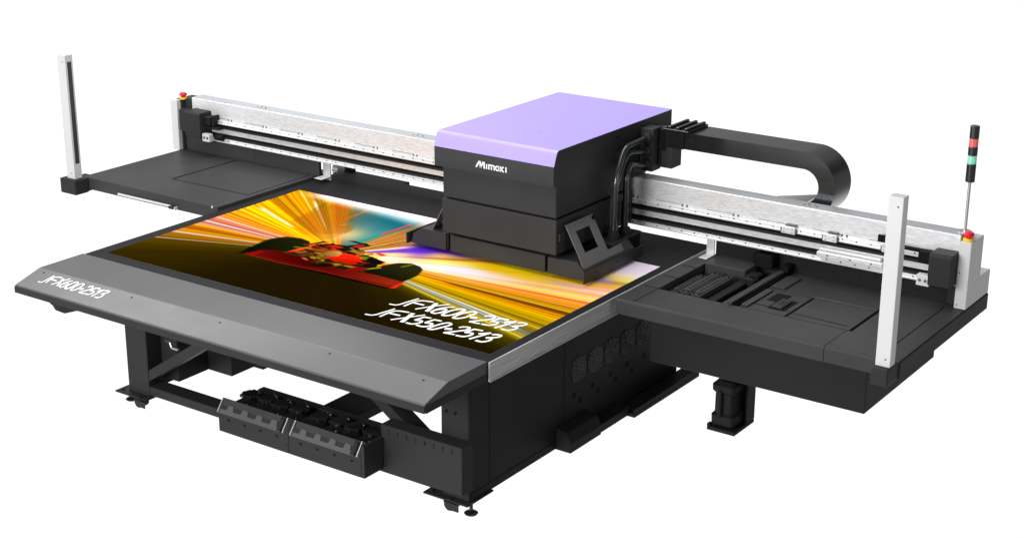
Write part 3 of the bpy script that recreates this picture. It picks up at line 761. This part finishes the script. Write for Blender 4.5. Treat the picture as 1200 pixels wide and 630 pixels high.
# ================================================================== PRINTED SHEET
SW, SD = 2.5, 1.508
def sRGB(c): c = np.clip(np.asarray(c, float), 0, 1); return np.where(c <= .04045, c/12.92, ((c+.055)/1.055)**2.4)
def paint(nx, ny):
    X, Y = np.meshgrid((np.arange(nx)+.5)/nx*SW, (np.arange(ny)+.5)/ny*SD)
    rng = np.random.RandomState(7)
    vx, vy = 1.0, .70
    dx, dy = X-vx, Y-vy
    th = np.degrees(np.arctan2(dy, dx)); th = np.where(th < -90, th+360, th); r = np.hypot(dx, dy)
    def n1(freq, seed):
        rg = np.random.RandomState(seed); tab = rg.rand(4096); t = (th+100)*freq; i = np.floor(t).astype(int); f = t-i; f = f*f*(3-2*f)
        return tab[i % 4096]*(1-f)+tab[(i+1) % 4096]*f
    def sm(a, b, v): t = np.clip((v-a)/(b-a), 0, 1); return t*t*(3-2*t)
    keys = [(-90,(27,18,2)),(-40,(30,20,2)),(-24,(40,31,0)),(-18.5,(74,62,0)),(-16.5,(150,140,10)),(-14.5,(130,150,90)),(-12.5,(150,140,10)),(-9.5,(225,180,0)),(-6,(255,195,0)),(-3.2,(215,140,0)),(-2.2,(120,75,0)),(-1,(255,190,0)),(2.5,(255,140,20)),(6,(250,150,50)),(9,(255,200,110)),(12,(250,225,170)),(15,(255,190,30)),
            (22,(255,225,20)),(30,(235,190,60)),(37,(215,160,120)),(42,(95,50,200)),(48,(150,110,190)),(52,(235,225,180)),(56,(190,130,40)),(70,(200,150,60)),(86,(205,150,60)),(92,(60,130,130)),(105,(40,110,125)),(122,(90,100,80)),(127,(165,105,15)),(134,(180,118,10)),(140,(235,165,0)),(146,(215,140,5)),(152,(240,160,0)),(158,(250,180,0)),(166,(235,140,10)),(171,(225,135,30)),(175,(198,122,80)),(180,(195,140,105)),(184,(175,118,10)),(190,(150,105,0)),(196,(120,88,0)),(202,(70,52,0)),(212,(44,32,0)),(240,(30,20,2)),(270,(27,18,2))]
    ka = np.array([k[0] for k in keys], float); kc = np.array([k[1] for k in keys], float)/255
    img = np.stack([np.interp(th, ka, kc[:, i]) for i in range(3)], -1)
    # streak modulation
    m = .70*n1(.30, 1)+.25*n1(.9, 2)+.05*n1(3, 3)
    amp = sm(-20, -14, th)*(1-sm(196, 206, th))
    skym = sm(86, 95, th)*(1-sm(121, 127, th))
    a2 = amp*(1-skym)
    img *= (1+a2[..., None]*(m[..., None]-.5)*.85)
    img[..., 1] *= 1+a2*(n1(1.6, 5)-.5)*.55
    hot = np.clip(n1(2.2, 8)-.84, 0, 1)*4*a2*(.35+.65*sm(.15, .6, r))
    img += hot[..., None]*np.array([.18, .2, .08])
    gold = sm(133, 140, th)*(1-sm(168, 173, th))*sm(.15, .5, r)*(n1(.22, 31)-.35); img *= (1-.35*np.clip(gold, 0, 1))[..., None]
    img[..., 0] += sm(.80, .95, n1(1.7, 11))*a2*.15
    def streak(ang, w, col, r0, r1, k=1.0, soft=.12):
        nonlocal img
        g = np.exp(-((th-ang)/w)**2)*sm(r0, r0+soft, r)*(1-sm(r1, r1+soft, r))*k
        img = img*(1-g[..., None])+np.array(col)/255*g[..., None]
    for a, w, c_, r0, r1, k in ((138.5,.55,(255,250,235),.4,.95,.9),(141,.3,(255,240,120),.4,1.2,.8),(157,.8,(250,245,240),.5,.95,.85),(146,.3,(150,90,0),.3,1.2,.8),(151,.25,(170,60,0),.3,1.2,.8),
            (163,.5,(255,240,40),.3,1.2,.6),(168,.5,(110,100,0),.3,1.2,.8),(173.5,.35,(255,235,235),.35,1.2,.75),(176.5,.5,(190,70,30),.35,1.2,.5),(178.5,.4,(255,245,250),.35,1.2,.8),(181.5,.25,(250,220,210),.35,1.2,.6),
            (199.5,.5,(185,178,150),.32,1.05,.8),(192.5,.7,(215,215,220),.3,1.15,.85),(195,.3,(120,100,60),.3,1.2,.5),
            (-13.2,.5,(235,250,240),.5,1.35,.85),(-14.4,.28,(190,225,215),.5,1.4,.8),(-15.6,.3,(110,150,110),.5,1.6,.6),(-16.7,.16,(235,225,60),.4,1.6,.9),(-11.6,.25,(255,245,60),.5,1.6,.6),
            (-2.3,.28,(60,35,0),.5,1.6,.8),(-1.4,.16,(255,220,80),.5,1.6,.8),(-4.5,.5,(110,85,0),.6,1.6,.55),(1.2,.25,(255,235,120),.6,1.6,.6),(3.6,.25,(255,220,170),.7,1.6,.6),(5.6,.3,(255,240,225),.7,1.6,.7),(7.8,.35,(255,235,245),.5,1.6,.7),(10.5,.3,(255,230,250),.7,1.6,.7),(40,1.6,(90,45,205),.35,1.1,.5),
            (-3.0,.8,(78,56,0),.7,1.7,.75),(61,.3,(200,20,40),.25,.7,.8),(56,.25,(255,235,200),.2,.8,.8),(66,.5,(150,95,20),.25,.8,.5),(74,.35,(235,190,90),.25,.8,.6)):
        streak(a, w, c_, r0, r1, k)
    def blob(x, y, sx, sy, col, k=1.0, rot=0):
        nonlocal img
        c_, s_ = math.cos(math.radians(rot)), math.sin(math.radians(rot))
        a = (X-x)*c_+(Y-y)*s_; b = -(X-x)*s_+(Y-y)*c_
        g = np.exp(-(a/sx)**2-(b/sy)**2)*k
        img = img*(1-g[..., None])+np.array(col)/255*g[..., None]
    # sky, haze and glow
    blob(.93, 1.29, .24, .12, (0, 80, 98), .7, 5); blob(.80, 1.19, .14, .10, (70, 120, 120), .5, 30); blob(.82, .98, .12, .13, (225, 200, 130), .75)
    blob(1.33, 1.02, .10, .16, (85, 45, 200), .9, 20); blob(1.50, 1.07, .16, .06, (85, 45, 195), .8, 0)
    blob(1.72, .87, .28, .09, (255, 255, 252), 1.0, 8); blob(1.50, .80, .16, .05, (255, 250, 235), .7, 0); blob(1.28, .80, .09, .06, (255, 245, 230), .8, 30)
    blob(2.05, 1.0, .28, .09, (255, 225, 0), .8, -4); blob(1.8, .99, .12, .05, (255, 205, 0), .7); blob(2.33, 1.16, .14, .07, (150, 125, 235), .75, -8); blob(2.25, .99, .16, .03, (205, 180, 225), .6, -4)
    # tower blocks at the left with a window pattern
    def poly(pts, col, k=1.0, grad=None):
        P = pts; j = len(P)-1
        hh, ww = X.shape
        a0 = max(0, int(min(p[1] for p in P)/SD*hh)-1); a1 = min(hh, int(max(p[1] for p in P)/SD*hh)+2)
        b0 = max(0, int(min(p[0] for p in P)/SW*ww)-1); b1_ = min(ww, int(max(p[0] for p in P)/SW*ww)+2)
        xx, yy = X[a0:a1, b0:b1_], Y[a0:a1, b0:b1_]
        ins = np.zeros(xx.shape, bool)
        for i in range(len(P)):
            xi, yi = P[i]; xj, yj = P[j]
            if yi != yj: ins ^= ((yi > yy) != (yj > yy)) & (xx < (xj-xi)*(yy-yi)/(yj-yi)+xi)
            j = i
        c_ = np.array(col)/255*np.ones(xx.shape+(3,))
        if grad is not None:
            col2, p0, p1 = grad; d = np.array(p1)-np.array(p0); t = np.clip(((xx-p0[0])*d[0]+(yy-p0[1])*d[1])/(d@d), 0, 1)[..., None]
            c_ = c_*(1-t)+np.array(col2)/255*t
        kk = (ins*k)[..., None]; img[a0:a1, b0:b1_] = img[a0:a1, b0:b1_]*(1-kk)+c_*kk
        full = np.zeros(X.shape, bool); full[a0:a1, b0:b1_] = ins
        return full
    b1 = poly([(.60,.86),(.40,.98),(.30,1.42),(.45,1.44),(.70,1.20),(.66,1.09),(.745,1.14),(.80,1.05),(.80,.86)], (200,125,15), .30, ((120,75,10), (.5,.9), (.5,1.4)))
    win = ((np.mod((X-.2*Y)*48, 1) < .45) & (np.mod(Y*44, 1) < .55)) & b1
    img[win] = img[win]*.7
    poly([(.625,1.10),(.64,1.07),(.615,1.47),(.595,1.47)], (225,100,10), .6); poly([(.40,1.02),(.62,.90),(.74,.93),(.80,1.02),(.745,1.14),(.66,1.09),(.66,1.20),(.45,1.40),(.36,1.40)], (165,98,12), .42)
    poly([(.95,.925),(.975,.925),(1.0,1.33),(.982,1.335)], (30,140,110), .8); poly([(.966,1.10),(.984,1.10),(1.0,1.34),(.984,1.345)], (215,40,60), .95)
    b2 = poly([(.985,.93),(1.24,1.05),(1.2,1.28),(1.02,1.31)], (200,140,45), .45)
    win = (np.mod(Y*40+X*8, 1) < .35) & b2; img[win] = img[win]*.75
    # soft white fade along the top and at the right top corner
    edge = 1.40-.10*sm(.5, 1.0, X)+.02*np.sin(X*9)
    f = sm(edge-.03, SD-.015, Y)*sm(.02, .28, X-.0*(Y))
    f = np.maximum(f, sm(1.14, 1.34, Y)*sm(2.05, 2.3, X)); f = np.maximum(f, sm(1.30, 1.5, Y)*sm(1.15, 1.3, X))
    img = img*(1-f[..., None])+np.array([1, 1, 1])*f[..., None]
    # ground: darken below the car
    g = sm(.52, .30, Y)*sm(.45, .9, X)*(1-sm(1.55, 2.3, X+(Y-.3)*.0)); img *= 1-(0.15*g*(1-sm(-17, -12, th)*(1-sm(197, 202, th))))[..., None]
    corner = sm(1.35, 2.3, X)*sm(.30, .0, Y); img *= (1-.35*corner[..., None])
    grain = n1(6, 21); gm = (1-amp)*.5; img += (gm*(grain-.5)*.05)[..., None]*np.array([1, .75, .1])
    # ---- racing car
    K = (8, 10, 2)
    poly([(.571,.395),(.546,.50),(.525,.659),(.55,.73),(.582,.771),(.66,.79),(.74,.774),(.80,.70),(.798,.682),(.80,.60),(.72,.55),(.62,.44)], (7,10,2), 1, ((24,30,5), (.58,.5), (.68,.78)))
    for q_ in range(7):
        t_ = q_/7; poly([(.575+.03*t_,.42+.33*t_),(.76+.03*t_,.60+.15*t_),(.76+.03*t_,.605+.15*t_),(.575+.03*t_,.425+.33*t_)], (40,48,10), .35)
    poly([(.546,.52),(.53,.66),(.555,.725),(.60,.765),(.66,.785),(.66,.779),(.60,.757),(.562,.72),(.538,.66),(.552,.52)], (70,80,15), .8)
    poly([(.56,.42),(.70,.44),(1.0,.40),(1.3,.40),(1.56,.41),(1.585,.45),(1.30,.47),(1.02,.45)], (10,6,0), .8)
    poly([(1.321,.50),(1.318,.67),(1.345,.74),(1.367,.769),(1.42,.80),(1.49,.785),(1.535,.75),(1.57,.66),(1.568,.53),(1.45,.53)], (9,11,3), 1, ((38,42,8), (1.38,.55), (1.46,.78)))
    for q_ in range(9):
        t_ = q_/9; poly([(1.33+.01*t_,.57+.17*t_),(1.54+.0*t_,.56+.19*t_),(1.54,.564+.19*t_),(1.33+.01*t_,.574+.17*t_)], (60,66,16), .35)
    poly([(1.405,.72),(1.425,.72),(1.45,.785),(1.425,.79)], (150,165,20), .5)
    poly([(.80,.56),(.80,.75),(.86,.775),(1.0,.77),(1.2,.76),(1.28,.70),(1.34,.60),(1.34,.50),(1.2,.46),(1.0,.46)], (14,12,2))
    poly([(.84,.60),(.83,.70),(.90,.745),(1.0,.745),(1.03,.66),(1.0,.58)], (60,28,4), 1, ((150,90,20), (.84,.6), (1.0,.72)))
    poly([(.985,.62),(1.01,.72),(1.07,.745),(1.14,.74),(1.20,.665),(1.19,.60),(1.09,.585)], (250,45,10), 1, ((190,10,0), (1.08,.73), (1.10,.59)))
    poly([(.76,.575),(.80,.585),(.815,.66),(.775,.655)], (240,50,10)); poly([(.775,.665),(.83,.67),(.84,.70),(.79,.70)], (225,40,10))
    poly([(.84,.77),(.90,.78),(.97,.79),(.96,.75),(.88,.745)], (200,30,8)); poly([(.80,.75),(.84,.80),(1.0,.85),(1.06,.82),(1.02,.77),(.88,.765)], (12,12,4), .9); poly([(.86,.775),(.9,.80),(.96,.80),(.95,.775)], (220,25,10))
    poly([(.95,.83),(1.01,.93),(1.06,.90),(1.02,.83)], (24,18,8), .95); poly([(.98,.84),(1.01,.90),(1.035,.885),(1.01,.835)], (200,25,15)); poly([(.90,.90),(1.05,.89),(1.06,.91),(.93,.925)], (30,30,8), .9)
    poly([(1.03,.77),(1.18,.73),(1.20,.755),(1.06,.80)], (150,160,20), .8); poly([(1.04,.80),(1.14,.79),(1.15,.81),(1.06,.82)], (160,130,10), .7)
    poly([(1.16,.82),(1.22,.80),(1.235,.83),(1.17,.84)], (250,60,40)); poly([(1.17,.70),(1.30,.68),(1.30,.735),(1.19,.76)], (14,10,6))
    poly([(.915,.575),(1.02,.555),(1.025,.575),(.925,.60)], (165,180,15), .9); poly([(1.10,.555),(1.22,.565),(1.22,.585),(1.105,.575)], (150,170,15), .8); poly([(1.27,.58),(1.33,.66),(1.345,.65),(1.29,.575)], (170,190,20), .8)
    rg = np.random.RandomState(3)
    pal = [(18,14,8), (10,10,4), (150,22,10), (205,40,15), (60,62,10), (130,140,18), (90,50,14), (190,120,40), (36,30,14), (8,6,3)]
    for q_ in range(120):
        cx0, cy0 = rg.uniform(.78, 1.32), rg.uniform(.50, .84)
        if cy0 > .80-.9*max(0, cx0-1.12): continue
        ll, ww, aa = rg.uniform(.010, .055), rg.uniform(.004, .014), rg.choice([.15, .25, 1.2, -.5, .1])
        ca_, sa_ = math.cos(aa), math.sin(aa)
        poly([(cx0-ll*ca_+ww*sa_, cy0-ll*sa_-ww*ca_), (cx0+ll*ca_+ww*sa_, cy0+ll*sa_-ww*ca_), (cx0+ll*ca_-ww*sa_, cy0+ll*sa_+ww*ca_), (cx0-ll*ca_-ww*sa_, cy0-ll*sa_+ww*ca_)], pal[rg.randint(len(pal))], .75)
    poly([(1.01,.63),(1.03,.71),(1.07,.735),(1.13,.73),(1.185,.665),(1.175,.61),(1.09,.60)], (235,40,10), .9, ((175,12,2), (1.08,.73), (1.10,.60)))
    poly([(.93,.64),(.93,.71),(.98,.735),(1.02,.72),(1.035,.67),(1.0,.63)], (120,75,25), .9, ((205,150,70), (.94,.65), (1.0,.73)))
    poly([(1.20,.51),(1.24,.60),(1.30,.62),(1.28,.53)], (110,12,6)); poly([(.93,.50),(1.12,.62),(1.13,.60),(.95,.47)], (70,30,6), .7); poly([(1.10,.48),(1.15,.60),(1.17,.59),(1.13,.47)], (95,18,6), .8)
    poly([(.605,.412),(.615,.47),(.628,.522),(.70,.555),(.80,.55),(.957,.518),(1.02,.50),(1.04,.44),(.85,.425)], (84,6,4), 1, ((60,2,2), (.7,.44), (.95,.53)))
    poly([(1.02,.44),(1.10,.50),(1.201,.515),(1.37,.551),(1.572,.543),(1.60,.45),(1.581,.434),(1.3,.44)], (80,5,4), 1, ((130,34,12), (1.15,.48), (1.52,.53)))
    for p, q in (((.60,.412),(.86,.408)),((.86,.408),(1.17,.43)),((1.17,.43),(1.58,.438))):
        poly([p, q, (q[0], q[1]+.008), (p[0], p[1]+.008)], (170,22,10)); poly([(p[0], p[1]+.010), (q[0], q[1]+.010), (q[0], q[1]+.020), (p[0], p[1]+.020)], (30,4,2), .9); poly([(p[0], p[1]+.021), (q[0], q[1]+.021), (q[0], q[1]+.025), (p[0], p[1]+.025)], (170,22,10), .8)
    poly([(.60,.412),(.66,.42),(.67,.50),(.63,.50)], (150,10,8), .6); poly([(1.575,.43),(1.60,.45),(1.58,.545),(1.568,.545)], (235,35,20), .9)
    img[..., 1] *= 1-.07*a2
    # the car is slightly soft from its own speed
    car = (sm(.5, .6, X)*(1-sm(1.56, 1.66, X))*sm(.36, .40, Y)*(1-sm(.95, 1.05, Y)))[..., None]
    bl = img.copy()
    for k_ in (1, 2, 3, 4): bl += np.roll(img, k_, 1)+np.roll(img, -k_, 1)
    bl /= 9; b2_ = bl.copy()
    for k_ in (1, 2): b2_ += np.roll(bl, k_, 0)+np.roll(bl, -k_, 0)
    img = img*(1-car*.8)+b2_/5*car*.8
    return np.clip(img, 0, 1)
NX, NY = 880, 540
big = paint(NX*2, NY*2)
big = sRGB(big)*.92
small = big.reshape(NY, 2, NX, 2, 3).mean((1, 3))
xs = np.linspace(0, SW, NX+1); ys = np.linspace(0, SD, NY+1)
gx, gy = np.meshgrid(xs, ys)
top = np.stack([gx, gy, np.full_like(gx, .0014)], -1).reshape(-1, 3)
nv = len(top); W = NX+1
i0 = (np.arange(NY)[:, None]*W+np.arange(NX)[None, :]).reshape(-1)
faces = np.stack([i0, i0+1, i0+W+1, i0+W], -1)
bot = np.array([(0, 0, .0006), (SW, 0, .0006), (SW, SD, .0006), (0, SD, .0006)])
c0, c1, c2, c3 = 0, NX, NY*W+NX, NY*W
extra = np.array([(nv+3, nv+2, nv+1, nv), (nv, nv+1, c1, c0), (nv+1, nv+2, c2, c1), (nv+2, nv+3, c3, c2), (nv+3, nv, c0, c3)])
V = np.concatenate([top, bot]); F = np.concatenate([faces, extra])
me = bpy.data.meshes.new('printed_sheet')
me.vertices.add(len(V)); me.vertices.foreach_set('co', V.astype(np.float32).ravel())
me.loops.add(F.size); me.loops.foreach_set('vertex_index', F.astype(np.int32).ravel())
me.polygons.add(len(F)); me.polygons.foreach_set('loop_start', (np.arange(len(F))*4).astype(np.int32)); me.polygons.foreach_set('loop_total', np.full(len(F), 4, np.int32))
me.update(calc_edges=True)
ca = me.attributes.new('print', 'FLOAT_COLOR', 'FACE')
fc = np.ones((len(F), 4), np.float32); fc[:len(faces), :3] = small.reshape(-1, 3); fc[len(faces):, :3] = .25
ca.data.foreach_set('color', fc.ravel())
pm = bpy.data.materials.new('printed_poster'); nt, N, L, b = nodes(pm)
at = N.new('ShaderNodeAttribute'); at.attribute_name = 'print'; L.new(at.outputs['Color'], b.inputs['Base Color'])
b.inputs['Roughness'].default_value = .6; b.inputs['Specular IOR Level'].default_value = .0
me.materials.append(pm)
sheet = bpy.data.objects.new('printed_sheet', me); COL.objects.link(sheet); sheet.location = SHIFT
sheet['label'] = 'printed poster of a red racing car in yellow light streaks on the printer bed'
sheet['category'] = 'poster'
for strokes in (LINE1, LINE2):
    o = lettering('lettering', strokes, lambda u, v, h: (u, v, .0016+h), 'ink', None)
    o.data.transform(Matrix.Translation(ROOT_AT)); o.parent = sheet

# ================================================================== WORLD, LIGHTS
w = bpy.data.worlds.new('World'); S.world = w; w.use_nodes = True
nt = w.node_tree; N, L = nt.nodes, nt.links; bg = N['Background']
tc = N.new('ShaderNodeTexCoord'); sp_ = N.new('ShaderNodeSeparateXYZ'); L.new(tc.outputs['Generated'], sp_.inputs[0])
def mrange(src, a, b, lo, hi):
    m = N.new('ShaderNodeMapRange'); m.interpolation_type = 'SMOOTHSTEP'
    m.inputs['From Min'].default_value = a; m.inputs['From Max'].default_value = b; m.inputs['To Min'].default_value = lo; m.inputs['To Max'].default_value = hi
    L.new(src, m.inputs['Value']); return m.outputs['Result']
side = mrange(sp_.outputs['X'], .06, .42, 1.0, .22)        # made-up surroundings: world white at left, dimmed rightward to keep right faces dark
high = mrange(sp_.outputs['Z'], .03, .25, 1.0, .30)        # made up too: world dimmed overhead to weaken reflections on flat tops
mu = N.new('ShaderNodeMath'); mu.operation = 'MULTIPLY'; L.new(side, mu.inputs[0]); L.new(high, mu.inputs[1])
L.new(mu.outputs[0], bg.inputs['Strength']); bg.inputs['Color'].default_value = (1.10, 1.10, 1.10, 1)
def area(name, loc, target, sx, sy, power, col=(1, 1, 1)):
    l = bpy.data.lights.new(name, 'AREA'); l.shape = 'RECTANGLE'; l.size = sx; l.size_y = sy; l.energy = power; l.color = col
    o = bpy.data.objects.new(name, l); COL.objects.link(o); o.location = Vector(loc)+SHIFT
    o.rotation_euler = (Vector(target)-Vector(loc)).to_track_quat('-Z', 'Y').to_euler()
    return o
area('softbox_top', (.8, .6, 4.6), (1.5, .6, 0), 6.2, 3.0, 240)
area('added_fill_left', (-4.6, -.7, 2.9), (-.4, .9, 0), 2.2, 1.4, 30)  # unseen lamp added to catch the left table's front lip
area('added_fill_back', (-2.5, 1.7, 3.2), (1.2, -.4, 0), 4.6, 1.0, 120)  # unseen lamp added to brighten the apron slope
area('added_strip_right', (8.0, -.8, 1.6), (2.6, .6, 0), .7, 2.6, 45)  # unseen lamp added for highlights on the hoses and right-hand faces
area('softbox_front', (1.6, -6.0, 2.2), (1.8, .6, .2), 4.0, 2.0, 400)

# ================================================================== CAMERA
cd = bpy.data.cameras.new('camera'); cam = bpy.data.objects.new('camera', cd); COL.objects.link(cam); S.camera = cam
f_, yaw, pitch, roll = 1.87523521, -.609412573, .323751038, .00423172002
cd.sensor_width = 36; cd.lens = f_*1000/1200*36; cd.clip_end = 200; cd.clip_start = .05
fw = Vector((math.sin(yaw)*math.cos(pitch), math.cos(yaw)*math.cos(pitch), -math.sin(pitch)))
rt_ = fw.cross(Vector((0, 0, 1))).normalized(); up = rt_.cross(fw)
r2 = rt_*math.cos(roll)+up*math.sin(roll); u2 = -rt_*math.sin(roll)+up*math.cos(roll)
mw = Matrix((r2, u2, -fw)).transposed().to_4x4(); mw.translation = Vector((6.36951138, -5.37620392, 2.62294966))+SHIFT
cam.matrix_world = mw
S.view_settings.view_transform = 'Standard'; S.view_settings.look = 'None'; S.view_settings.exposure = 0; S.view_settings.gamma = 1
